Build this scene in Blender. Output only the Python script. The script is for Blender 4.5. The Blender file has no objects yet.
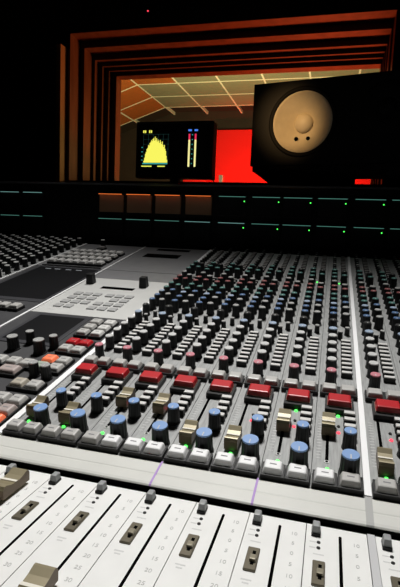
import bpy, bmesh, math, random
from mathutils import Matrix, Vector, Euler
random.seed(4)
U = 0.04            # one channel width in metres
Z0 = 0.75           # height of the console datum above the floor
TH = 0.19266        # slope of the channel strips
ZT = 0.142          # top of the fader panels
col = bpy.context.scene.collection

# ------------------------------------------------------------------ materials
MATS = {}
def mat(name, c, rough=0.5, metal=0.0, emit=None, strength=0.0, noise=0.0, nscale=60.0, stretch=None, spec=0.5):
    if name in MATS: return MATS[name]
    m = bpy.data.materials.new(name); m.use_nodes = True
    nt = m.node_tree; b = nt.nodes['Principled BSDF']
    b.inputs['Base Color'].default_value = (*c, 1)
    b.inputs['Roughness'].default_value = rough
    b.inputs['Metallic'].default_value = metal
    b.inputs['Specular IOR Level'].default_value = spec
    if emit:
        b.inputs['Emission Color'].default_value = (*emit, 1)
        b.inputs['Emission Strength'].default_value = strength
    if noise:
        tc = nt.nodes.new('ShaderNodeTexCoord'); mp = nt.nodes.new('ShaderNodeMapping')
        if stretch: mp.inputs['Scale'].default_value = stretch
        nz = nt.nodes.new('ShaderNodeTexNoise'); nz.inputs['Scale'].default_value = nscale
        nz.inputs['Detail'].default_value = 4
        cr = nt.nodes.new('ShaderNodeValToRGB')
        cr.color_ramp.elements[0].color = (*[v*(1-noise) for v in c], 1)
        cr.color_ramp.elements[1].color = (*[min(1, v*(1+noise)) for v in c], 1)
        cr.color_ramp.elements[0].position = .3; cr.color_ramp.elements[1].position = .7
        nt.links.new(tc.outputs['Object'], mp.inputs['Vector'])
        nt.links.new(mp.outputs['Vector'], nz.inputs['Vector'])
        nt.links.new(nz.outputs['Fac'], cr.inputs['Fac'])
        nt.links.new(cr.outputs['Color'], b.inputs['Base Color'])
    MATS[name] = m
    return m

STRIP = mat('strip_grey_metal', (.315, .32, .315), .45, .0, noise=.22, nscale=160, stretch=(3, .3, 1))
TRAY = mat('fader_panel_white', (.80, .80, .78), .45, noise=.03, nscale=40)
ARM = mat('armrest_grey', (.60, .60, .56), .5, noise=.04, nscale=25)
RAIL = mat('rail_bright_metal', (.97, .97, .97), .3, .0, spec=1.0)
RAIL2 = mat('rail_thin_metal', (.75, .75, .76), .3, .3)
CHASSIS = mat('chassis_black', (.008, .008, .008), .5)
BLACK = mat('black_plastic', (.008, .008, .008), .5, spec=.3)
KNOB = mat('knob_charcoal', (.014, .015, .016), .5, spec=.3)
SLOT = mat('slot_black', (.002, .002, .002), .9, spec=0)
GREYCAP = mat('cap_grey', (.46, .45, .43), .4)
DULLCAP = mat('cap_dull_grey', (.27, .26, .25), .45)
TANCAP = mat('cap_tan', (.42, .38, .31), .45)
PINKCAP = mat('cap_brownish', (.40, .33, .31), .45)
GRNCAP = mat('cap_greenish', (.36, .42, .34), .45)
WHITECAP = mat('cap_white', (.86, .86, .86), .35)
LIGHTCAP = mat('cap_light', (.64, .63, .61), .4)
REDCAP = mat('cap_red', (.48, .012, .018), .35)
REDSIDE = mat('red_button_ivory_side', (.42, .30, .22), .5)
ORANGE = mat('cap_orange', (.9, .20, .09), .4, emit=(1, .2, .08), strength=.25)
BLUE = mat('knob_top_blue', (.22, .36, .64), .35)
PALEBLUE = mat('knob_top_pale_blue', (.30, .38, .50), .4)
PINK = mat('knob_top_pink', (.55, .20, .24), .4)
KWHITE = mat('knob_top_white', (.55, .55, .54), .4)
KGREY = mat('knob_top_grey', (.36, .36, .35), .4)
KTEAL = mat('knob_top_teal', (.07, .19, .17), .4)
KDBLUE = mat('knob_top_deep_blue', (.08, .15, .29), .4)
KRED = mat('knob_top_red', (.26, .08, .08), .4)
KBLK = mat('knob_top_black', (.03, .03, .03), .4)
DARKRED = mat('knob_dark_red', (.12, .015, .015), .4)
GOLD = mat('fader_cap_gold', (.27, .23, .14), .42, .25)
GOLDSHADE = mat('fader_cap_gold_shade', (.13, .09, .05), .4, .35)  # darker gold, shade painted onto the fader cap's upright sides
GOLDLN = mat('fader_cap_line', (.8, .76, .66), .4)
BRONZE = mat('slide_switch_bronze', (.16, .14, .10), .38, .5)
BRONZE2 = mat('slide_switch_knob', (.30, .27, .20), .35, .4)
INDGREY = mat('indicator_grey', (.30, .31, .31), .4)
INK = mat('printed_grey', (.30, .30, .29), .7)
INK3 = mat('printed_number_grey', (.50, .50, .49), .7)
INK2 = mat('printed_pale', (.62, .62, .61), .7)
LEGEND = mat('legend_dark', (.2, .2, .21), .6)
GLED = mat('led_green', (.02, .2, .03), .4, emit=(.08, 1, .10), strength=2.2)
RLED = mat('led_red', (.2, .02, .03), .4, emit=(1, .06, .10), strength=1.6)
OFFLED = mat('led_off', (.02, .02, .02), .3)
PURPLE = mat('purple_tape', (.40, .24, .58), .6)
JOINT = mat('joint_grey', (.38, .38, .37), .5)
PANELDK = mat('panel_dark_grey', (.06, .06, .063), .4, noise=.08, nscale=50)
PANELMID = mat('panel_mid_grey', (.20, .20, .205), .4, noise=.06, nscale=50)
PANELWH = mat('panel_pale', (.55, .55, .53), .45, noise=.03, nscale=40)
BEZEL = mat('screen_bezel', (.05, .05, .055), .35)
SCREEN = mat('screen_black', (.004, .004, .005), .45, spec=.2)
SCRMARK = mat('screen_readout', (.1, .1, .1), .5, emit=(.8, .85, .9), strength=.25)
BRIDGE = mat('bridge_black', (.006, .006, .006), .5, spec=.3)
BRIDGETOP = mat('bridge_top_edge', (.10, .10, .105), .4)
METERO = mat('meter_face_amber_glow', (.42, .26, .15), .5)  # orange glow of the strip put into a lighter face colour
METERF = mat('meter_face', (.012, .012, .013), .4, spec=.3)
TEAL = mat('meter_strip_teal', (.1, .2, .18), .4, emit=(.20, .62, .50), strength=.28)
TEALB = mat('meter_strip_pale', (.1, .2, .18), .4, emit=(.35, .75, .70), strength=.35)
ORNG = mat('meter_strip_orange', (.2, .08, .02), .4, emit=(1, .20, .04), strength=.9)
SPK = mat('speaker_black', (.004, .004, .004), .6, spec=.25)
SPKR = mat('speaker_rubber', (.005, .005, .005), .7, spec=.2)
CONE = mat('speaker_cone_warm_tint', (.58, .50, .36), .6, noise=.05, nscale=60)  # white cone, the tan of warm light put into its colour
CONEC = mat('speaker_cap_warm_tint', (.62, .54, .40), .5)  # same warm light tint on the white dust cap
MON = mat('display_black', (.008, .008, .009), .4)
YEL = mat('readout_yellow', (.2, .2, .02), .5, emit=(.95, .92, .12), strength=1.0)
CYAN = mat('readout_cyan', (.02, .1, .1), .5, emit=(.05, .45, .42), strength=.8)
BLUR = mat('readout_blue', (.02, .05, .2), .5, emit=(.08, .25, .95), strength=.9)
REDR = mat('readout_red', (.2, .02, .03), .5, emit=(.9, .04, .12), strength=.8)
PALER = mat('readout_pale', (.2, .2, .1), .5, emit=(.95, .88, .35), strength=1.0)
GRID = mat('readout_grid', (.02, .05, .05), .5, emit=(.03, .10, .09), strength=.35)
CUP = mat('cup_cream_glow', (.75, .62, .42), .5, emit=(1, .7, .35), strength=.25)  # faint emission brightens the cup, which is no lamp
WOOD = mat('frame_wood', (.20, .11, .06), .5, noise=.25, nscale=20, stretch=(1, 1, .2))
FRONT_SHADE = mat('frame_front_shade', (.012, .009, .008), .5)  # shaded copy of the frame wood for faces the light misses
POST = mat('frame_post_tan', (.45, .34, .16), .5, noise=.15, nscale=15, stretch=(1, 1, .2))
WALLC = mat('wall_dark', (.016, .016, .018), .8, noise=.2, nscale=8)
CEILC = mat('ceiling_dark', (.02, .02, .022), .9, noise=.2, nscale=6)
FLOORC = mat('floor_dark_wood', (.03, .02, .014), .5, noise=.3, nscale=10, stretch=(1, .1, 1))
LIVEW = mat('live_wall_brown', (.035, .02, .012), .8, noise=.15, nscale=5)
LIVEF = mat('live_floor_wood', (.12, .07, .04), .5, noise=.25, nscale=10, stretch=(1, .1, 1))
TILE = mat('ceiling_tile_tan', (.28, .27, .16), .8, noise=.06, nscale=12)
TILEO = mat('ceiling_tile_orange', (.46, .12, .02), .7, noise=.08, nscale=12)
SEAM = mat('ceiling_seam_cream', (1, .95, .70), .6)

def redpanel():
    m = bpy.data.materials.new('red_perforated_panel'); m.use_nodes = True
    nt = m.node_tree; b = nt.nodes['Principled BSDF']
    tc = nt.nodes.new('ShaderNodeTexCoord'); v = nt.nodes.new('ShaderNodeTexVoronoi')
    v.inputs['Scale'].default_value = 14; v.inputs['Randomness'].default_value = 0
    cr = nt.nodes.new('ShaderNodeValToRGB')
    cr.color_ramp.elements[0].color = (.62, .005, .003, 1); cr.color_ramp.elements[0].position = .12
    cr.color_ramp.elements[1].color = (.8, .005, .003, 1); cr.color_ramp.elements[1].position = .2
    nt.links.new(tc.outputs['Object'], v.inputs['Vector']); nt.links.new(v.outputs['Distance'], cr.inputs['Fac'])
    nt.links.new(cr.outputs['Color'], b.inputs['Base Color']); b.inputs['Roughness'].default_value = .8
    return m
REDP = redpanel()
def glass():
    m = bpy.data.materials.new('window_glass'); m.use_nodes = True
    nt = m.node_tree; nt.nodes.clear()
    o = nt.nodes.new('ShaderNodeOutputMaterial'); mx = nt.nodes.new('ShaderNodeMixShader')
    t = nt.nodes.new('ShaderNodeBsdfTransparent'); g = nt.nodes.new('ShaderNodeBsdfGlossy')
    t.inputs['Color'].default_value = (.97, .97, .97, 1)
    g.inputs['Roughness'].default_value = .02; mx.inputs['Fac'].default_value = .03
    nt.links.new(t.outputs[0], mx.inputs[1]); nt.links.new(g.outputs[0], mx.inputs[2]); nt.links.new(mx.outputs[0], o.inputs[0])
    return m
GLASS = glass()

# ------------------------------------------------------------------ mesh helpers (all sizes in channel widths)
class MB:
    def __init__(s): s.bm = bmesh.new(); s.mats = []
    def mi(s, m):
        if m not in s.mats: s.mats.append(m)
        return s.mats.index(m)
    def box(s, x0, x1, y0, y1, z0, z1, m, bev=0, taper=0.0, seg=2):
        mi = s.mi(m); b = s.bm; t = taper
        vs = [b.verts.new(p) for p in ((x0, y0, z0), (x1, y0, z0), (x1, y1, z0), (x0, y1, z0),
              (x0+t, y0+t, z1), (x1-t, y0+t, z1), (x1-t, y1-t, z1), (x0+t, y1-t, z1))]
        fs = [b.faces.new([vs[i] for i in q]) for q in ((3, 2, 1, 0), (4, 5, 6, 7), (0, 1, 5, 4), (1, 2, 6, 5), (2, 3, 7, 6), (3, 0, 4, 7))]
        for f in fs: f.material_index = mi
        if bev:
            es = set(e for f in fs[1:] for e in f.edges) - set(fs[0].edges)
            bmesh.ops.bevel(b, geom=list(es), offset=bev, segments=seg, affect='EDGES', profile=.5, material=mi)
        return s
    def cyl(s, cx, cy, z0, z1, r0, r1, m, n=16, cap=True, flutes=False, smooth=True):
        mi = s.mi(m); b = s.bm
        def ring(z, r): return [b.verts.new((cx+(r*(.93 if flutes and i % 2 else 1))*math.cos(2*math.pi*i/n), cy+(r*(.93 if flutes and i % 2 else 1))*math.sin(2*math.pi*i/n), z)) for i in range(n)]
        A, B = ring(z0, r0), ring(z1, r1)
        for i in range(n):
            f = b.faces.new((A[i], A[(i+1) % n], B[(i+1) % n], B[i])); f.material_index = mi; f.smooth = smooth and not flutes
        if cap:
            f = b.faces.new(B); f.material_index = mi
            f = b.faces.new(A[::-1]); f.material_index = mi
        return s
    def lathe(s, prof, m, n=40, M=None, closed=True):
        """prof: list of (radius, height) about local z"""
        mi = s.mi(m); b = s.bm; rings = []
        for r, z in prof:
            if r < 1e-6: rings.append([b.verts.new(M @ Vector((0, 0, z)) if M else (0, 0, z))])
            else:
                rr = []
                for i in range(n):
                    p = Vector((r*math.cos(2*math.pi*i/n), r*math.sin(2*math.pi*i/n), z))
                    rr.append(b.verts.new(M @ p if M else p))
                rings.append(rr)
        for A, B in zip(rings, rings[1:]):
            for i in range(n):
                j = (i+1) % n
                if len(A) == 1 and len(B) == 1: continue
                if len(A) == 1: f = b.faces.new((A[0], B[i], B[j]))
                elif len(B) == 1: f = b.faces.new((A[i], A[j], B[0]))
                else: f = b.faces.new((A[i], A[j], B[j], B[i]))
                f.material_index = mi; f.smooth = True
        return s
    def prism(s, pts, a0, a1, m, axis='x'):
        """closed outline extruded: axis x -> pts are (y,z); axis y -> pts are (x,z)"""
        mi = s.mi(m); b = s.bm
        mk = (lambda a, p: (a, p[0], p[1])) if axis == 'x' else (lambda a, p: (p[0], a, p[1]))
        A = [b.verts.new(mk(a0, p)) for p in pts]; B = [b.verts.new(mk(a1, p)) for p in pts]
        n = len(pts); fs = []
        for i in range(n): fs.append(b.faces.new((A[i], A[(i+1) % n], B[(i+1) % n], B[i])))
        fs.append(b.faces.new(A[::-1])); fs.append(b.faces.new(B))
        for f in fs: f.material_index = mi
        return fs
    def mesh(s, name):
        bmesh.ops.recalc_face_normals(s.bm, faces=s.bm.faces)
        bmesh.ops.scale(s.bm, vec=(U, U, U), verts=s.bm.verts)
        me = bpy.data.meshes.new(name); s.bm.to_mesh(me); s.bm.free()
        for m in s.mats: me.materials.append(m)
        return me

def put(name, me, parent=None, loc=(0, 0, 0)):
    """link a mesh (MB or mesh data) as one object; loc in channel widths"""
    if isinstance(me, MB): me = me.mesh(name)
    o = bpy.data.objects.new(name, me); col.objects.link(o)
    o.location = Vector(loc)*U
    if parent: o.parent = parent
    return o
def thing(name, label, cat, loc=(0, 0, 0), rot=(0, 0, 0), group=None, kind=None):
    o = bpy.data.objects.new(name, None); col.objects.link(o); o.empty_display_size = .02
    o.location = (loc[0]*U, loc[1]*U, loc[2]*U+Z0); o.rotation_euler = rot
    return tag(o, label, cat, group, kind)
def tag(o, label, cat, group=None, kind=None):
    if label: o['label'] = label
    if cat: o['category'] = cat
    if group: o['group'] = group
    if kind: o['kind'] = kind
    return o
def root_mesh(name, mb, loc=(0, 0, 0)):
    o = put(name, mb); o.location = (loc[0]*U, loc[1]*U, loc[2]*U+Z0); return o
KIDS = {}
def copy_tree(o, parent=None):
    c = o.copy(); col.objects.link(c)
    if parent: c.parent = parent
    for ch in list(o.children): copy_tree(ch, c)
    return c

SLOPE = (TH, 0, 0)

# ------------------------------------------------------------------ small control meshes
def knob_mesh(r, h, name):
    b = MB(); b.cyl(0, 0, 0, .05, r*1.1, r*1.06, BLACK, 20)
    b.cyl(0, 0, .05, h, r, r*.92, KNOB, 28, flutes=True)
    return b.mesh(name)
def top_mesh(r, h, m, name):
    b = MB(); rr = r*.9
    b.cyl(0, 0, h-.005, h+.03, rr, rr*.95, m, 24)
    b.box(-.012, .012, -rr*.9, -.02, h+.02, h+.038, KWHITE)
    return b.mesh(name)
K_BIG = knob_mesh(.195, .44, 'knob_big'); K_MED = knob_mesh(.15, .42, 'knob_medium'); K_SM = knob_mesh(.15, .44, 'knob_small'); K_TINY = knob_mesh(.085, .26, 'knob_tiny')
TOPS = {}
def top(r, h, m):
    k = (r, h, m.name)
    if k not in TOPS: TOPS[k] = top_mesh(r, h, m, 'knob_top')
    return TOPS[k]
def add_knob(parent, x, y, size, m, name='knob'):
    me, r, h = {'big': (K_BIG, .195, .44), 'med': (K_MED, .15, .42), 'sm': (K_SM, .13, .44), 'tiny': (K_TINY, .085, .26)}[size]
    k = put(name, me, parent, (x, y, 0))
    if m: put('knob_top', top(r, h, m), k)
    return k
BUTS = {}
def button_mesh(w, d, h, m, base=True):
    k = (w, d, h, m.name)
    if k in BUTS: return BUTS[k]
    b = MB()
    if d < .2:
        b.box(-w/2-.01, w/2+.01, -d/2-.01, d/2+.01, 0, h*.80, BLACK)
        b.box(-w/2, w/2, -d/2, d/2, h*.78, h, m, bev=.008, seg=1)
    else:
        b.box(-w/2-.035, w/2+.035, -d/2-.05, d/2+.02, 0, h*.50, BLACK)
        b.box(-w/2, w/2, -d/2, d/2, h*.46, h, m, bev=min(w, d)*.09, taper=min(w, d)*.11)
    BUTS[k] = b.mesh('button'); return BUTS[k]
def add_button(parent, x, y, w, d, h, m, name='button', legend=False):
    o = put(name, button_mesh(w, d, h, m), parent, (x, y, 0))
    if legend:
        b = BUTS.get(('lg', w, d, h))
        if not b:
            q = MB(); q.box(-w*.17, w*.17, -.014, .014, h-.004, h+.004, LEGEND); b = q.mesh('legend'); BUTS[('lg', w, d, h)] = b
        put('legend', b, o)
    return o
def cap_mesh(L, W, H):
    b = MB(); z = .06
    pr = [(-.5, 0), (-.5, .72), (-.44, .98), (-.38, 1), (-.22, .80), (-.06, .70), (-.04, .76), (.04, .76), (.06, .70), (.22, .80), (.38, 1), (.44, .98), (.5, .72), (.5, 0)]
    fs = b.prism([(p[0]*L, z+p[1]*H) for p in pr], -W/2, W/2, GOLD)
    b.box(-.03, .03, -.08, .08, -.05, z+.02, SLOT)
    dk = b.mi(GOLDSHADE); ln = b.mi(GOLDLN)
    for i, f in enumerate(fs[:14]):
        if i in (0, 12): f.material_index = dk
        if i in (6,): f.material_index = ln
    for f in fs[14:]: f.material_index = dk
    return b.mesh('fader_cap')
CAP_S = cap_mesh(.58, .29, .27); CAP_L = cap_mesh(.78, .33, .23)
def led_mesh(r, m, name):
    b = MB(); b.cyl(0, 0, 0, .03, r, r*.8, m, 10); return b.mesh(name)
L_G = led_mesh(.045, GLED, 'led'); L_R = led_mesh(.045, RLED, 'led'); L_O = led_mesh(.04, OFFLED, 'led')

# ------------------------------------------------------------------ camera
R = Matrix(((0.9639382611, -0.0728497554, 0.2559608211), (0.2626312398, 0.1050469353, -0.9591610779), (0.0429867501, 0.9917953693, 0.1203913817)))
cam = bpy.data.cameras.new('camera'); co = bpy.data.objects.new('camera', cam); col.objects.link(co)
cam.sensor_fit = 'VERTICAL'; cam.sensor_height = 36; cam.lens = 480.36/587*36; cam.clip_start = .01
co.matrix_world = Matrix.Translation((7.0593*U, -7.2863*U, 5.0709*U+Z0)) @ R.to_4x4()
bpy.context.scene.camera = co

# ------------------------------------------------------------------ the console body
ct, st = math.cos(TH), math.sin(TH)
def pan(Y, h): return (Y*ct-h*st, Y*st+h*ct)
con = thing('mixing_console', 'large grey and black audio mixing console with pale armrest filling the room', 'mixing console', (0, 0, 0))
b = MB()
b.prism([(-3.6, -.6), (-3.6, ZT-.13), (.9, ZT-.13), (1.14, ZT-.13), pan(1.3, -.14), pan(1.76, -.14), pan(21.85, -.13), (pan(21.85, 0)[0], .6), (20, -.6), (6, -1.2), (0, -1.2)], -18, 14, CHASSIS)
put('frame', b, con)
for x in (-16, 10):
    b = MB(); b.box(x, x+2, 3, 18, -18.7, -.7, CHASSIS, bev=.1); put('pedestal', b, con)
a = []
for Y, h in ((1.76, -.05), (1.76, .0), (1.70, .03), (1.40, .03), (1.37, .022), (1.34, .03), (1.12, .03), (1.06, .018), (1.035, .0), (1.04, -.015), (1.15, -.05)): a.append(pan(Y, h))
b = MB(); b.prism(a, -18, 14, ARM); arm = put('armrest', b, con)
b = MB(); b.prism([pan(1.18, -.135), pan(1.18, -.045), pan(1.76, -.045), pan(1.76, -.135)], -18, 14, SLOT); put('armrest_shadow_filler', b, con)  # dead-black filler stands in for the shade below the armrest lip
b = MB(); b.box(-18, 14, .862, 1.14, ZT-.13, ZT-.1, SLOT); put('gap_shadow_strip', b, con)  # black strip painting the shade in the gap before the tray
for x in (4.0, 6.0):
    b = MB(); q = []
    for Y, h in ((1.765, .034), (1.40, .034), (1.12, .034), (1.055, .022), (1.032, .002), (1.034, -.004), (1.06, .01), (1.12, .028), (1.765, .028)): q.append(pan(Y, h))
    b.prism(q, x-.022, x+.022, PURPLE); put('purple_tape', b, arm)['label'] = 'thin purple tape line'
b = MB(); q = []
for Y, h in ((1.765, .033), (1.40, .033), (1.12, .033), (1.055, .021), (1.033, .001), (1.035, -.004), (1.06, .01), (1.12, .028), (1.765, .028)): q.append(pan(Y, h))
b.prism(q, 8.0, 8.13, JOINT); put('armrest_joint', b, arm)
def rail(x0, x1, Y0, Y1, h0, h1, m, name='divider_rail'):
    b = MB(); b.prism([pan(Y0, h0), pan(Y0, h1), pan(Y1, h1), pan(Y1, h0)], x0, x1, m); return put(name, b, con)
rail(-.08, .09, 1.78, 21.8, -.13, .05, RAIL)['label'] = 'bright left rail'
rail(8.0, 8.13, 1.78, 21.8, -.13, .05, RAIL)['label'] = 'bright right rail'
rail(-4.365, -4.275, 1.78, 21.8, -.13, .03, RAIL); rail(-8.5, -8.4, 1.78, 21.8, -.13, .04, RAIL)
b = MB(); b.box(8.005, 8.125, -3.5, .86, ZT-.13, ZT+.02, RAIL2); put('tray_rail', b, con)

# ------------------------------------------------------------------ channel strips
def strip_parts(root, front, tops_shift=0):
    W = .993
    b = MB(); b.box(.007, W, 1.78, 21.8, -.12, 0, STRIP)
    b.box(.5, .508, 2.45, 5.9, -.01, .003, INK)
    for i in range(16): b.box(.07, .17, 2.75+i*.11, 2.765+i*.11, -.01, .003, INK2)
    put('strip_panel', b, root)
    b = MB(); b.box(.262, .328, 2.68, 4.55, -.06, .004, SLOT, bev=0); b.cyl(.295, 2.66, 0, .012, .055, .05, INK2, 12); b.cyl(.295, 2.66, 0, .016, .03, .03, SLOT, 10)
    put('fader_slot', b, root)
    b = MB(); b.box(.02, .98, 1.785, 2.16, -.02, .05, BLACK); put('button_well', b, root)
    add_button(root, .265, 2.0, .40, .34, .24, front[0], 'front_button', True)
    add_button(root, .745, 2.0, .40, .34, .24, front[1], 'front_button', True)
    put('led', L_G, root, (.31, 2.41, .0))
    put('fader_cap', CAP_S, root, (.295, 2.8, 0))
    add_knob(root, .735, 2.39, 'big', BLUE)
    add_knob(root, .75, 3.27, 'med', BLUE)
    for y in (3.62, 3.90, 4.18, 4.46): add_button(root, .775, y, .25, .13, .19, LIGHTCAP)
    put('led', L_O, root, (.53, 4.05, 0)); put('led', L_R, root, (.53, 3.79, 0))
    # wide red button and two grey ones
    b = MB(); b.box(.20, .88, 4.58, 5.24, 0, .14, BLACK); b.box(.245, .835, 4.70, 5.14, .12, .17, REDSIDE, bev=.01); b.box(.25, .83, 4.70, 5.14, .17, .30, REDCAP, bev=.03, taper=.03)
    put('red_button', b, root)
    add_button(root, .29, 5.62, .40, .36, .24, GREYCAP, 'grey_button')
    add_button(root, .76, 5.62, .40, .36, .24, GREYCAP, 'grey_button')
    # lower knob column and button ladder
    x = .315
    add_knob(root, x, 6.14, 'med', PINK)
    for i in range(4): add_knob(root, x, 6.86+i*.6, 'med', KWHITE)
    add_knob(root, x+.01, 9.28, 'med', PALEBLUE)
    for i in range(9): add_button(root, .745, 6.66+i*.29, .28, .125, .17, LIGHTCAP)
    add_knob(root, .57, 9.45, 'tiny', KGREY); add_knob(root, .80, 9.85, 'tiny', KGREY)
    # equaliser columns
    for y, m in ((10.05, KBLK), (10.75, KDBLUE), (11.32, KDBLUE), (11.88, PALEBLUE), (12.46, KTEAL), (13.1, KTEAL), (13.72, KRED), (14.3, KRED), (15.05, KGREY), (15.75, KTEAL), (16.4, KTEAL), (17.05, KTEAL)):
        add_knob(root, x, y, 'sm', m)
    for i in range(9): add_knob(root, x, 17.65+i*.46, 'tiny', (KGREY, KBLK, KRED)[(i*i) % 3])
    for y, m in ((10.75, KGREY), (11.5, KGREY), (12.1, KDBLUE), (12.85, KTEAL), (13.9, KRED), (14.55, KGREY), (16.1, KTEAL), (16.8, KBLK)):
        add_knob(root, .75, y, 'sm', m)
    for y in (13.35, 15.1, 15.45, 17.5, 17.85, 18.2, 18.55, 18.9, 19.25, 19.6, 19.95, 20.3, 20.65, 21.0, 21.35):
        add_button(root, .75, y, .22, .13, .13, DULLCAP)
G, Wt = GREYCAP, WHITECAP
data = [
 (0, (G, G), 2.84, 'first channel strip right of the bright left rail, two grey front buttons'),
 (1, (G, G), 2.76, 'second channel strip right of the bright left rail, gold cap low'),
 (2, (G, Wt), 3.78, 'channel strip with one grey and one white front button, fourth purple-lined armrest section to its right'),
 (3, (Wt, Wt), 3.72, 'channel strip just left of the left purple tape line, white front buttons, gold cap raised'),
 (4, (Wt, Wt), 2.72, 'channel strip just right of the left purple tape line, white front buttons, gold cap low'),
 (5, (Wt, Wt), 2.76, 'channel strip just left of the right purple tape line, white front buttons, gold cap low'),
 (6, (Wt, Wt), 3.74, 'channel strip just right of the right purple tape line, gold fader cap raised'),
 (7, (Wt, G), 3.84, 'channel strip directly left of the bright right rail, one white and one grey front button'),
 (8.13, (G, G), 2.74, 'channel strip directly right of the bright right rail, grey front button and large red button'),
 (9.13, (G, G), 2.9, 'second channel strip right of the bright right rail, only its far half in view'),
 (10.13, (G, G), 2.9, 'third channel strip right of the bright right rail, at the dark far right edge'),
]
data[2] = (*data[2][:3], 'third channel strip from the left rail, left front button grey, right one white')
GRP = 'channel strips of the mixing console'
FB = {m.name: button_mesh(.40, .34, .24, m) for m in (G, Wt)}
proto = thing('channel_strip', data[0][3], 'channel strip', (0.05, 0, 0), SLOPE, GRP)
strip_parts(proto, data[0][1])
for X, fr, cy, lab in data:
    s = proto if X == 0 else copy_tree(proto)
    s.location.x = (X+(.09 if X == 0 else 0))*U; s['label'] = lab
    s.scale.x = .915 if X == 0 else 1
    k = 0
    for ch in s.children:
        n = ch.name.split('.')[0]
        if n == 'front_button': ch.data = FB[fr[k].name]; k += 1
        if n == 'fader_cap': ch.location.y = cy*U
        if n == 'led' and X in (6, 7) and abs(ch.location.y/U-4.05) < .1: pass
# a green lamp is lit beside the red button on two strips
    if X in (6, 7): put('led', L_G, s, (.52, 4.5, 0)); put('led', L_G, s, (.55, 16.2, 0))

# ------------------------------------------------------------------ far-left strips
ldata = ['first grey-knobbed channel strip left of the black flush screen', 'second grey-knobbed channel strip left of the black flush screen', 'third grey-knobbed channel strip left of the black flush screen',
         'fourth grey-knobbed channel strip left of the black flush screen', 'fifth grey-knobbed channel strip left of the black flush screen', 'sixth grey-knobbed channel strip left of the black flush screen', 'leftmost grey-knobbed channel strip, furthest from the black flush screen']
lp = thing('channel_strip', ldata[0], 'channel strip', (-9.52, 0, 0), SLOPE, 'channel strips left of the screens')
b = MB(); b.box(.015, .985, 1.78, 21.8, -.12, 0, STRIP); put('strip_panel', b, lp)
y = 12.3; i = 0
while y < 21.6:
    add_knob(lp, .27, y, 'med', KWHITE); add_knob(lp, .74, y+.32, 'med', KWHITE); y += .74; i += 1
for y in (10.6, 11.1, 11.6): add_button(lp, .3, y, .3, .3, .18, GREYCAP); add_button(lp, .75, y, .3, .3, .18, GREYCAP)
for i, lab in enumerate(ldata):
    s = lp if i == 0 else copy_tree(lp)
    s.location.x = (-9.52-i)*U; s['label'] = lab

# ------------------------------------------------------------------ centre section: right half (X -4.28 .. -.06)
cs = thing('control_panel', 'dark control panel with small black screen and grey buttons, left of the bright rail', 'control panel', (0, 0, 0), SLOPE)
b = MB(); b.box(-4.26, -.1, 1.78, 9.35, -.12, 0, PANELDK); put('panel', b, cs)
b = MB(); b.box(-3.75, -1.5, 6.45, 9.25, 0, .03, BEZEL, bev=.02); sb = put('screen_bezel', b, cs)
b = MB(); b.box(-3.58, -1.68, 6.68, 9.02, .02, .036, SCREEN); put('screen', b, sb)
wide = lambda x, y, m: add_button(cs, x, y, .62, .44, .2, m, 'button', True)
def sq(x, y, m, s=.42): return add_button(cs, x, y, s, .42, .2, m, 'button', True)
for i, y in enumerate((8.62, 8.11, 7.62)): sq(-1.0, y, GREYCAP); sq(-.46, y, LIGHTCAP)
sq(-.9, 6.78, REDCAP); sq(-.44, 6.76, REDCAP); sq(-.88, 6.26, GREYCAP); sq(-.42, 6.22, GREYCAP)
for x, y, m in ((-.92, 5.42, ORANGE), (-.44, 5.40, GREYCAP), (-.92, 4.93, GRNCAP), (-.44, 4.93, GREYCAP), (-1.42, 5.0, GREYCAP), (-1.9, 5.03, GREYCAP), (-2.4, 5.05, GREYCAP),
                (-.9, 3.87, TANCAP), (-.42, 3.86, GREYCAP), (-.86, 3.07, GREYCAP), (-.38, 3.05, GREYCAP), (-.84, 2.6, GREYCAP), (-.36, 2.57, PINKCAP), (-1.35, 3.1, GREYCAP), (-1.35, 2.6, GREYCAP), (-.36, 2.12, ORANGE), (-.84, 2.12, GREYCAP)):
    sq(x, y, m)
wide(-1.68, 4.5, PINKCAP)
for x, y, s, m in ((-2.62, 6.0, 'big', KGREY), (-2.35, 6.55, 'med', KGREY), (-1.62, 5.95, 'big', KGREY), (-1.38, 6.4, 'med', KGREY), (-.86, 4.52, 'med', KGREY), (-.42, 4.44, 'med', KGREY)):
    add_knob(cs, x, y, s, m)

kb = thing('keypad_panel', 'pale keypad panel with two black blocks and a dark slot, behind small black screen', 'keypad panel', (0, 0, 0), SLOPE)
b = MB(); b.box(-4.26, -.1, 9.37, 14.45, -.12, 0, PANELWH); put('panel', b, kb)
b = MB(); b.box(-3.0, -1.4, 12.85, 13.2, -.05, .006, SLOT); put('slot', b, kb)
for x in (-3.8, -1.12):
    b = MB(); b.box(x-.18, x+.18, 13.35, 13.75, 0, .48, BLACK, bev=.03, taper=.03); put('black_block', b, kb)
for i in range(6):
    for j in range(4):
        if (i, j) in ((2, 0), (3, 2)): continue
        bb = MB() if (i, j) == (0, 0) else None
        x, y = -3.55+i*.46+(.12 if i > 2 else 0), 10.25+j*.55
        if bb: bb.box(-.17, .17, -.17, .17, 0, .05, mat('key_grey', (.36, .36, .355), .5), bev=.02); KEY = bb.mesh('key')
        put('key', KEY, kb, (x, y, 0))
bp_ = thing('blank_panel', 'plain mid grey panel with two dark slots, behind the pale keypad', 'blank panel', (0, 0, 0), SLOPE)
b = MB(); b.box(-4.26, -.1, 14.48, 16.0, -.12, 0, PANELMID); b.box(-4.26, -.1, 16.05, 21.8, -.12, 0, PANELMID); put('panel', b, bp_)
b = MB(); b.box(-3.5, -1.35, 19.2, 20.1, -.05, .006, SLOT); put('slot', b, bp_)
b = MB(); b.box(-3.3, -1.2, 21.0, 21.5, -.05, .006, SLOT); put('slot', b, bp_)

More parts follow.
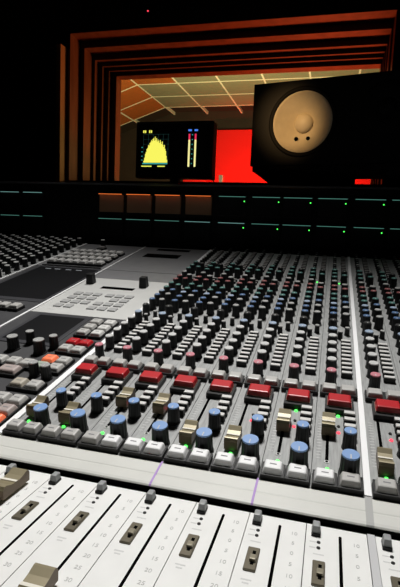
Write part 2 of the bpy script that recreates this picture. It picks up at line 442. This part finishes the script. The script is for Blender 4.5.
# left half (X -8.4 .. -4.36)
sp = thing('screen_panel', 'grey panel with large flush black screen left of the pale keypad', 'screen panel', (0, 0, 0), SLOPE)
b = MB(); b.box(-8.38, -4.38, 6.0, 16.0, -.12, 0, PANELDK); put('panel', b, sp)
b = MB(); b.box(-8.1, -4.45, 10.4, 15.9, 0, .02, BEZEL); sb = put('screen_bezel', b, sp)
b = MB(); b.box(-7.95, -4.55, 10.75, 15.75, .015, .026, SCREEN); sc_ = put('screen', b, sb)
for x in (-7.3, -6.75, -6.1, -5.5):
    b = MB(); b.box(x-.16, x+.16, 15.4, 15.48, .026, .029, SCRMARK); put('readout', b, sc_)
for x in (-6.4, -5.9, -5.45, -4.95): add_button(sp, x, 9.4, .4, .45, .24, GREYCAP)
for x in (-6.4, -5.9): add_button(sp, x, 8.8, .4, .45, .24, GREYCAP)
bg = thing('button_panel', 'grey panel carrying a grid of pale square buttons, behind the large flush screen', 'button panel', (0, 0, 0), SLOPE)
b = MB(); b.box(-8.38, -4.38, 16.04, 21.8, -.12, 0, PANELMID); put('panel', b, bg)
b = MB(); b.box(-8.1, -4.6, 16.08, 16.2, 0, .05, BLACK); put('ledge', b, bg)
for j in range(4):
    for i in range(7):
        add_button(bg, -7.78+i*.475, 16.75+j*.82, .40, .50, .24, LIGHTCAP)
add_button(bg, -6.7, 20.5, .4, .4, .2, DULLCAP)
k = add_knob(bg, -7.0, 21.3, 'med', WHITECAP)
# ------------------------------------------------------------------ fader tray
def text_mesh(s, size, m, name):
    cu = bpy.data.curves.new(name, 'FONT'); cu.body = s; cu.size = size*U; cu.align_x = 'CENTER'; cu.align_y = 'CENTER'; cu.extrude = .0001
    o = bpy.data.objects.new(name, cu); col.objects.link(o)
    dg = bpy.context.evaluated_depsgraph_get(); me = bpy.data.meshes.new_from_object(o.evaluated_get(dg))
    bpy.data.objects.remove(o); me.materials.clear(); me.materials.append(m); return me
fm = thing('fader_module', 'x', 'fader panel', (0, 0, ZT), (0, 0, 0), 'fader panels along the front')
b = MB(); b.box(.007, .993, -3.5, .86, -.12, 0, TRAY); 
for y, w in ((.37, .10), (.22, .10), (.06, .17), (-.86, .16), (-.93, .10)):
    b.box(.17-w if y > .1 else .22-w/2, .17 if y > .1 else .22+w/2, y-.014, y+.014, -.01, .002, INK2)
put('panel', b, fm)
b = MB(); b.box(.535, .585, -2.5, .62, -.06, .004, SLOT); b.cyl(.56, .62, -.05, .0045, .025, .025, SLOT, 12); put('fader_slot', b, fm)
b = MB(); b.box(.09, .24, .52, .74, 0, .05, BLACK); b.box(.095, .235, .54, .74, .05, .17, INDGREY, bev=.018, taper=.012); put('indicator_button', b, fm)
for x, y in ((.215, .37), (.215, .22)): put('led', led_mesh(.037, OFFLED, 'led'), fm, (x, y, -.015))
b = MB(); b.box(.135, .325, -.68, -.13, -.05, .035, BRONZE, bev=.012, seg=1); sw = put('slide_switch', b, fm)
b = MB(); b.box(.225, .275, -.56, -.24, .03, .045, SLOT); put('switch_slot', b, sw)
b = MB(); b.box(.20, .30, -.50, -.38, .04, .09, BRONZE2, bev=.012); put('switch_knob', b, sw)
for s, y in (('10', .48), ('5', .215), ('0', -.05), ('5', -.32), ('10', -.59), ('15', -.86), ('20', -1.13), ('25', -1.40), ('30', -1.67), ('40', -1.94), ('50', -2.2)):
    put('scale_number', text_mesh(s, .115, INK3, 'scale_number'), fm, (.81, y, .001))
put('fader_cap', CAP_L, fm, (.56, -2.2, 0))
FP = ['leftmost white fader panel, only its far corner in view at the frame edge', 'second fader panel from the left with its gold cap pushed up near the top', 'third fader panel from the left, one and a half panels left of the left purple line',
      'fader panel ending at the left purple line, gold cap at the bottom edge', 'fader panel directly right of the left purple tape line', 'fader panel directly left of the right purple tape line', 'fader panel directly right of the right purple tape line',
      'fader panel directly left of the silver tray divider', 'fader panel directly right of the silver tray divider', 'fader panel at the extreme lower right edge, second right of the silver tray divider']
FP[2] = 'third fader panel from the left, its gold cap out of view'
for i in range(10):
    s = fm if i == 0 else copy_tree(fm)
    s.location.x = (i+(.13 if i > 7 else 0))*U; s['label'] = FP[i]
    for ch in s.children:
        if ch.name.startswith('fader_cap'): ch.location.y = {0: -.36, 1: .05, 3: -2.18}.get(i, -2.4)*U
FM = 1

# ------------------------------------------------------------------ meter bridge
br = thing('meter_bridge', 'long black meter bridge with two rows of lit meters along the back of the console', 'meter bridge', (0, 0, 0))
b = MB(); b.prism([(21.95, 3.9), (21.95, 8.05), (22.2, 8.2), (31, 8.2), (31, -18.7), (22.4, -18.7), (22.4, 3.0)], -19, 16, BRIDGE); put('housing', b, br)
b = MB(); b.box(-19, 16, 21.86, 21.98, 8.08, 8.18, BRIDGETOP, bev=.02); put('top_edge', b, br)
xs = [-15.25, -13.45, -7.8, -5.85, -3.9, -1.9, .24, 2.3, 4.15, 6.12, 8.17, 10.12, 12.1]
ML = {}
def meter(x, zt, w, kind):
    key = (kind, round(zt))
    b = MB(); b.box(0, w, -.10, .03, -1.15, -.05, METERO if kind == 'o' else METERF, bev=.02); m = put('meter', b, br, (x, 21.93, zt))
    b = MB(); b.box(-.03, w+.03, -.32, .0, .0, .06, BRIDGE); put('meter_hood', b, m)
    lit = {'t': TEAL, 'p': TEALB, 'o': ORNG}[kind]
    b = MB(); b.box(.03, w-.03, -.31, -.26, -.035, .0, lit); put('edge_glow_strip', b, m)  # glowing strip added for the bright edge line and face glow
    if kind != 'o' and x > 0:
        b = MB(); b.box(w-.14, w-.08, -.125, -.09, -.30, -.24, GLED); put('led', b, m)
    return m
for x in xs:
    w = 1.5 if x < -10 else 1.68
    meter(x, 7.48, w, 'o' if -8 < x < -1 else ('p' if x < -10 else 't'))
    meter(x+.02, 5.90, w, 'p' if -3 < x < 1 else 't')

# ------------------------------------------------------------------ display on the bridge
dm = thing('display_monitor', 'flat black display showing a yellow spectrum and two level bars, on the meter bridge', 'display', (0, 24, 8.2))
b = MB(); b.box(-6.25, -.85, 0, 1.0, .62, 4.3, MON, bev=.06); put('housing', b, dm)
b = MB(); b.box(-4.6, -2.6, .1, 1.6, 0, .12, MON, bev=.03); b.box(-3.9, -3.3, .5, .9, .1, .8, MON); put('foot', b, dm)
b = MB(); b.box(-6.08, -1.02, -.012, .02, .85, 4.12, SCREEN); scr = put('screen', b, dm)
def mx(px): return -6.2+(px-137)/76*5.35
def mz(py): return 12.5-(py-121)/57*3.66-8.2
def flat(px0, px1, py0, py1, m, name):
    b = MB(); b.box(mx(px0), mx(px1), -.024, -.010, mz(py1), mz(py0), m); return put(name, b, scr)
hs = [2, 5, 9, 11, 14, 15, 18, 17.5, 20, 21, 23, 22, 24, 25, 22.5, 26.5, 23, 25, 21.5, 23.5, 22, 20, 23, 21, 19, 21.5, 18, 16, 18, 14, 12, 7, 3]
pts = [(mx(144.6), mz(163))]
n = len(hs)
for i, h in enumerate(hs):
    x0 = 144.6+i*24.2/n; x1 = 144.6+(i+1)*24.2/n
    pts += [(mx(x0), mz(163-h)), (mx(x1), mz(163-h))]
pts.append((mx(168.8), mz(163)))
b = MB(); b.prism(pts, -.024, -.010, YEL, 'y'); put('spectrum', b, scr)
for k in range(6): flat(144, 170, 134+k*5, 134.25+k*5, GRID, 'grid_line').location.y = .008*U
for k in range(6): flat(144+k*5, 144.25+k*5, 134, 164, GRID, 'grid_line').location.y = .008*U
flat(143.5, 169, 163.4, 164.6, CYAN, 'axis')
for a0, a1 in ((142.5, 153), (159, 166.5)): flat(a0, a1, 166.2, 167.2, YEL, 'readout')
for a0 in (143.6, 145.4, 149.6, 151.4): flat(a0, a0+1.2, 130, 132.6, YEL, 'readout')
for py in (147, 151.5, 156, 160): flat(142.3, 143.4, py, py+.8, CYAN, 'scale_mark')
for a0, a1 in ((189.2, 190.9), (195.2, 196.9)):
    flat(a0, a1, 140, 167, PALER, 'level_bar'); flat(a0, a1, 134, 140, REDR, 'peak_bar'); flat(a0-.4, a1+1.2, 129.6, 131.4, BLUR, 'readout')
for k in range(7): flat(192.5, 193.4, 134.5+k*4.8, 135.4+k*4.8, CYAN, 'scale_mark')

# ------------------------------------------------------------------ loudspeaker lying on its side
an = -math.radians(11)
spz = 1.56
ls = thing('speaker', 'black loudspeaker lying on its side with warm-tinted white cone, raised above the meter bridge', 'speaker', (1.5, 25.0, 8.2+spz), (0, 0, an))
b = MB(); b.box(0, 10.6, 0, 5.0, 0, 5.16, SPK)
ff = [f for f in b.bm.faces if all(abs(v.co.y) < 1e-6 for v in f.verts)]
bmesh.ops.delete(b.bm, geom=ff, context='FACES_ONLY')
hx, hz, hr = 3.3, 2.62, 1.9
angs = sorted([2*math.pi*i/56 for i in range(56)]+[math.atan2(z-hz, x-hx) % (2*math.pi) for x in (0, 10.6) for z in (0, 5.16)])
ri, ro, rb = [], [], []
for t in angs:
    c, s_ = math.cos(t), math.sin(t)
    k = min([(10.6-hx)/c if c > 1e-9 else (0-hx)/c if c < -1e-9 else 1e9, (5.16-hz)/s_ if s_ > 1e-9 else (0-hz)/s_ if s_ < -1e-9 else 1e9])
    ri.append(b.bm.verts.new((hx+hr*c, 0, hz+hr*s_))); ro.append(b.bm.verts.new((hx+k*c, 0, hz+k*s_))); rb.append(b.bm.verts.new((hx+hr*c, 1.2, hz+hr*s_)))
for i in range(len(angs)):
    j = (i+1) % len(angs)
    b.bm.faces.new((ri[i], ri[j], ro[j], ro[i])); b.bm.faces.new((ri[j], ri[i], rb[i], rb[j]))
b.bm.faces.new(rb)
bmesh.ops.remove_doubles(b.bm, verts=b.bm.verts, dist=1e-4)
put('cabinet', b, ls)
def driver(cx, cz, parts):
    M = Matrix.Translation((cx, 0, cz)) @ Matrix.Rotation(math.pi/2, 4, 'X')
    return [put(nm, MB().lathe(pr, m, 48, M), ls) for nm, pr, m in parts]
driver(3.3, 2.62, [('surround', [(2.15, -.02), (2.15, .06), (2.05, .09), (1.95, .06), (1.86, .0)], SPKR),
    ('cone', [(1.88, .02), (1.80, .05), (1.72, .01), (1.2, -.2), (.58, -.46)], CONE),
    ('dust_cap', [(.60, -.46), (.58, -.30), (.44, -.18), (.22, -.11), (0, -.09)], CONEC)])
# the recess the cone sits in is cut by a dark backing ring
cab = [c for c in ls.children if c.name.startswith('cabinet')][0]
driver(8.3, 3.2, [('tweeter_plate', [(1.45, -.02), (1.45, .05), (1.38, .07), (.6, .07), (.5, .03)], SPKR), ('tweeter_dome', [(.52, .03), (.42, .16), (.22, .23), (0, .25)], SPKR)])
for dx in (-.28, .30):
    b = MB(); b.cyl(0, 0, 0, .05, .13, .11, SLOT, 12); t_ = put('lead_cover', b, ls, (3.3+dx*1.3, .17, 2.62-.98)); t_.rotation_euler = (math.pi/2-.25, 0, 0)
sd = thing('speaker_stand', 'black tapered stand lifting the loudspeaker above the meter bridge', 'stand', (1.5, 25.0, 8.2), (0, 0, an))
b = MB(); b.box(0.1, 10.5, .15, 4.8, spz-.35, spz, SPK, bev=.03); put('top_plate', b, sd)
b = MB(); b.prism([(1.9, 0), (6.62, 0), (6.62, spz-.35), (.15, spz-.35)], .2, 1.1, SPK, 'y'); put('support', b, sd)
b = MB(); b.box(8.5, 10.4, .2, 1.1, 0, spz-.35, SPK); put('support', b, sd)

# ------------------------------------------------------------------ control room shell
FZ = -Z0/U
def struct(name, mb): o = root_mesh(name, mb); o['kind'] = 'structure'; return o
XL, XR, YB, YW, CZ = -52, 40, -50, 54, 48
b = MB(); b.box(XL, XR, YB, YW+9, FZ-2, FZ, FLOORC); struct('floor', b)
b = MB(); b.box(XL, XR, YB, YW+.5, CZ, CZ+2, CEILC); struct('ceiling', b)
b = MB(); b.box(XL-2, XL, YB, YW+9, FZ, CZ, WALLC); struct('wall_left', b)
b = MB(); b.box(XR, XR+2, YB, YW+9, FZ, CZ, WALLC); struct('wall_right', b)
b = MB(); b.box(XL, XR, YB-2, YB, FZ, CZ, WALLC); struct('wall_back', b)
wx0, wx1, wz0, wz1 = -30.2, 13.2, 11.6, 32.0
b = MB(); b.box(XL, wx0, YW, YW+9, FZ, CZ, WALLC); b.box(wx1, XR, YW, YW+9, FZ, CZ, WALLC)
b.box(wx0, wx1, YW, YW+9, FZ, wz0, WALLC); b.box(wx0, wx1, YW, YW+9, wz1, CZ, WALLC); struct('wall_front', b)
win = bpy.data.objects.new('window_1', None); col.objects.link(win); win.location = (0, YW*U, Z0); win['kind'] = 'structure'
steps = [(0, 2.6, -28.95, 12.3, 31.3, 11.9), (2.6, 4.9, -28.25, 12.1, 30.35, 12.1), (4.9, 5.9, -27.8, 11.95, 29.5, 12.3), (5.9, 6.6, -27.1, 11.8, 28.95, 12.45), (6.6, 7.3, -26.4, 11.7, 28.5, 12.6), (7.3, 9.0, -25.5, 11.55, 27.95, 12.75)]
for (y0, y1, x0, x1, zt, zb) in steps:
    b = MB()
    b.box(wx0, x0, y0, y1, wz0, wz1, WOOD); b.box(x1, wx1, y0, y1, wz0, wz1, WOOD)
    b.box(x0, x1, y0, y1, zt, wz1, WOOD); b.box(x0, x1, y0, y1, wz0, zb, WOOD)
    b.bm.normal_update(); dk = b.mi(FRONT_SHADE)
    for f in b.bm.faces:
        if abs(f.normal.y) > .9: f.material_index = dk  # shade painted on the front faces, reveals keep the wood colour
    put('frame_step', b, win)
b = MB(); b.box(-30.15, -29.5, -1.5, 0, 8.5, 29.5, POST); put('frame_post', b, win)
b = MB(); b.box(-25.5, 11.55, 8.2, 8.35, 12.75, 27.95, GLASS); put('glass', b, win)
b = MB(); b.cyl(0, 0, .0, 1.0, .24, .30, CUP, 20); c = root_mesh('cup', b, (-9.0, 61.7, 12.76)); tag(c, 'small cream cup standing on the window sill right of the display', 'cup')
b = MB(); b.box(-.45, .45, -.35, 0, -.3, .3, BLACK, bev=.05); cl = thing('sensor', 'tiny black wall sensor with a red light, high above the window', 'sensor', (-17.7, 54, 33.2))
put('housing', b, cl); b = MB(); b.cyl(0, 0, 0, .03, .1, .1, RLED, 10); lo = put('led', b, cl, (0, -.36, 0)); lo.rotation_euler = (math.pi/2, 0, 0)

# ------------------------------------------------------------------ live room beyond the glass
LX0, LX1, LY1, LH = -95, 70, 200, 57
b = MB(); b.box(LX0, LX1, 63, LY1, FZ-2, FZ, LIVEF); struct('floor_live', b)
b = MB(); b.box(LX0, LX1, LY1, LY1+2, FZ, LH+3, LIVEW); struct('wall_live_far', b)
b = MB(); b.box(LX0-2, LX0, 63, LY1, FZ, LH+3, LIVEW); struct('wall_live_left', b)
b = MB(); b.box(LX1, LX1+2, 63, LY1, FZ, LH+3, LIVEW); struct('wall_live_right', b)
b = MB(); b.box(LX0, LX1, 61.5, 63, CZ, LH+3, LIVEW); struct('wall_live_front', b)
XS = [-63.3+15*k for k in range(9)]; YS = [68+15*k for k in range(9)]
b = MB(); b.box(LX0, LX1, 63, LY1, LH+1, LH+3, LIVEW)
for i in range(len(XS)-1):
    for j in range(len(YS)-1):
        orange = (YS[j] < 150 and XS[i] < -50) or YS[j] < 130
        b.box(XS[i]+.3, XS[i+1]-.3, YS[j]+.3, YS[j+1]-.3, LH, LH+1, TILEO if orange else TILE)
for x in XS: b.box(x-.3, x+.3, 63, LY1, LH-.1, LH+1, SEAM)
for yy in YS: b.box(XS[0], LX1, yy-.3, yy+.3, LH-.08, LH+1, SEAM)
struct('ceiling_live', b)
# sloping left side of the live-room ceiling
sl = math.atan2(4.7, 13.5)
b = MB(); ln = 15
M4 = Matrix.Translation((XS[0], 0, LH)) @ Matrix.Rotation(math.pi, 4, 'Z') @ Matrix.Rotation(sl, 4, 'Y')
for k in range(3):
    for j in range(len(YS)-1):
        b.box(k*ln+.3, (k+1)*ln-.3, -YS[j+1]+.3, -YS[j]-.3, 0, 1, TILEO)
for k in range(1, 4): b.box(k*ln-.3, k*ln+.3, -LY1, -63, -.1, 1, SEAM)
for yy in YS: b.box(.3, 3*ln, -yy-.3, -yy+.3, -.08, 1, SEAM)
b.box(0, 3*ln, -LY1, -63, 1, 3, LIVEW)
bmesh.ops.transform(b.bm, matrix=M4, verts=b.bm.verts)
struct('ceiling_live_slope', b)
b = MB(); b.box(-43.3, 26, 197, 199.5, FZ, 49.5, REDP); o = root_mesh('acoustic_panel', b); tag(o, 'bright red perforated wall panel seen through the window right of the display', 'wall panel')
b = MB(); b.box(-53.5, -43.5, 185, 196, FZ, 28.2, REDP); o = root_mesh('red_block', b); tag(o, 'low red block under the display, left of the red wall panel', 'red_block')  # made-up block standing in for the red streak under the display

# ------------------------------------------------------------------ lights
def look(o, src, dst):
    s = Vector(src)*U+Vector((0, 0, Z0)); d = Vector(dst)*U+Vector((0, 0, Z0))
    o.location = s; o.rotation_euler = (d-s).to_track_quat('-Z', 'Y').to_euler()
def spot(name, src, dst, power, color, angle, blend, radius):
    l = bpy.data.lights.new(name, 'SPOT'); l.energy = power; l.color = color; l.spot_size = math.radians(angle); l.spot_blend = blend; l.shadow_soft_size = radius
    o = bpy.data.objects.new(name, l); col.objects.link(o); look(o, src, dst); return o
def area(name, src, dst, power, color, sx, sy, spread=180):
    l = bpy.data.lights.new(name, 'AREA'); l.shape = 'RECTANGLE'; l.size = sx*U; l.size_y = sy*U; l.energy = power; l.color = color; l.spread = math.radians(spread)
    o = bpy.data.objects.new(name, l); col.objects.link(o); look(o, src, dst); return o
spot('console_lamp', (0, 18, 47), (1.8, -2.2, 0), 208, (1, .985, .96), 54.5, 1.0, .16)
spot('back_corner_fill', (-13, 19, 46), (-10.5, 15, 2), 38, (1, .985, .96), 26, 1.0, .12)  # added fill spot, no known source, brightens the far-left knobs and pads
spot('speaker_cone_fill', (-8, -6, 24), (4.0, 25, 12.3), 68, (1, .60, .25), 7.2, .6, .03)  # added narrow warm spot, no known source, brightens only the cone
area('uplight_live', (-22, 112, 12), (-28, 142, 57), 90, (1, .92, .48), 30, 20)
area('red_wash', (-10, 172, 0), (-12, 197, 34), 16, (1, .03, .015), 60, 6, 70)
area('sill_red_wash', (6, 78, 2), (0, 58, 28), 9, (1, .13, .04), 20, 6, 120)
area('jamb_wash', (-2, 72, 14), (-28, 56, 14), 1.0, (1, .55, .2), 8, 8, 90)

w = bpy.data.worlds.new('world'); bpy.context.scene.world = w; w.use_nodes = True
w.node_tree.nodes['Background'].inputs['Color'].default_value = (.002, .002, .0025, 1)
vs = bpy.context.scene.view_settings
vs.view_transform = 'Standard'; vs.look = 'None'; vs.gamma = 1; vs.use_curve_mapping = False; vs.exposure = 0
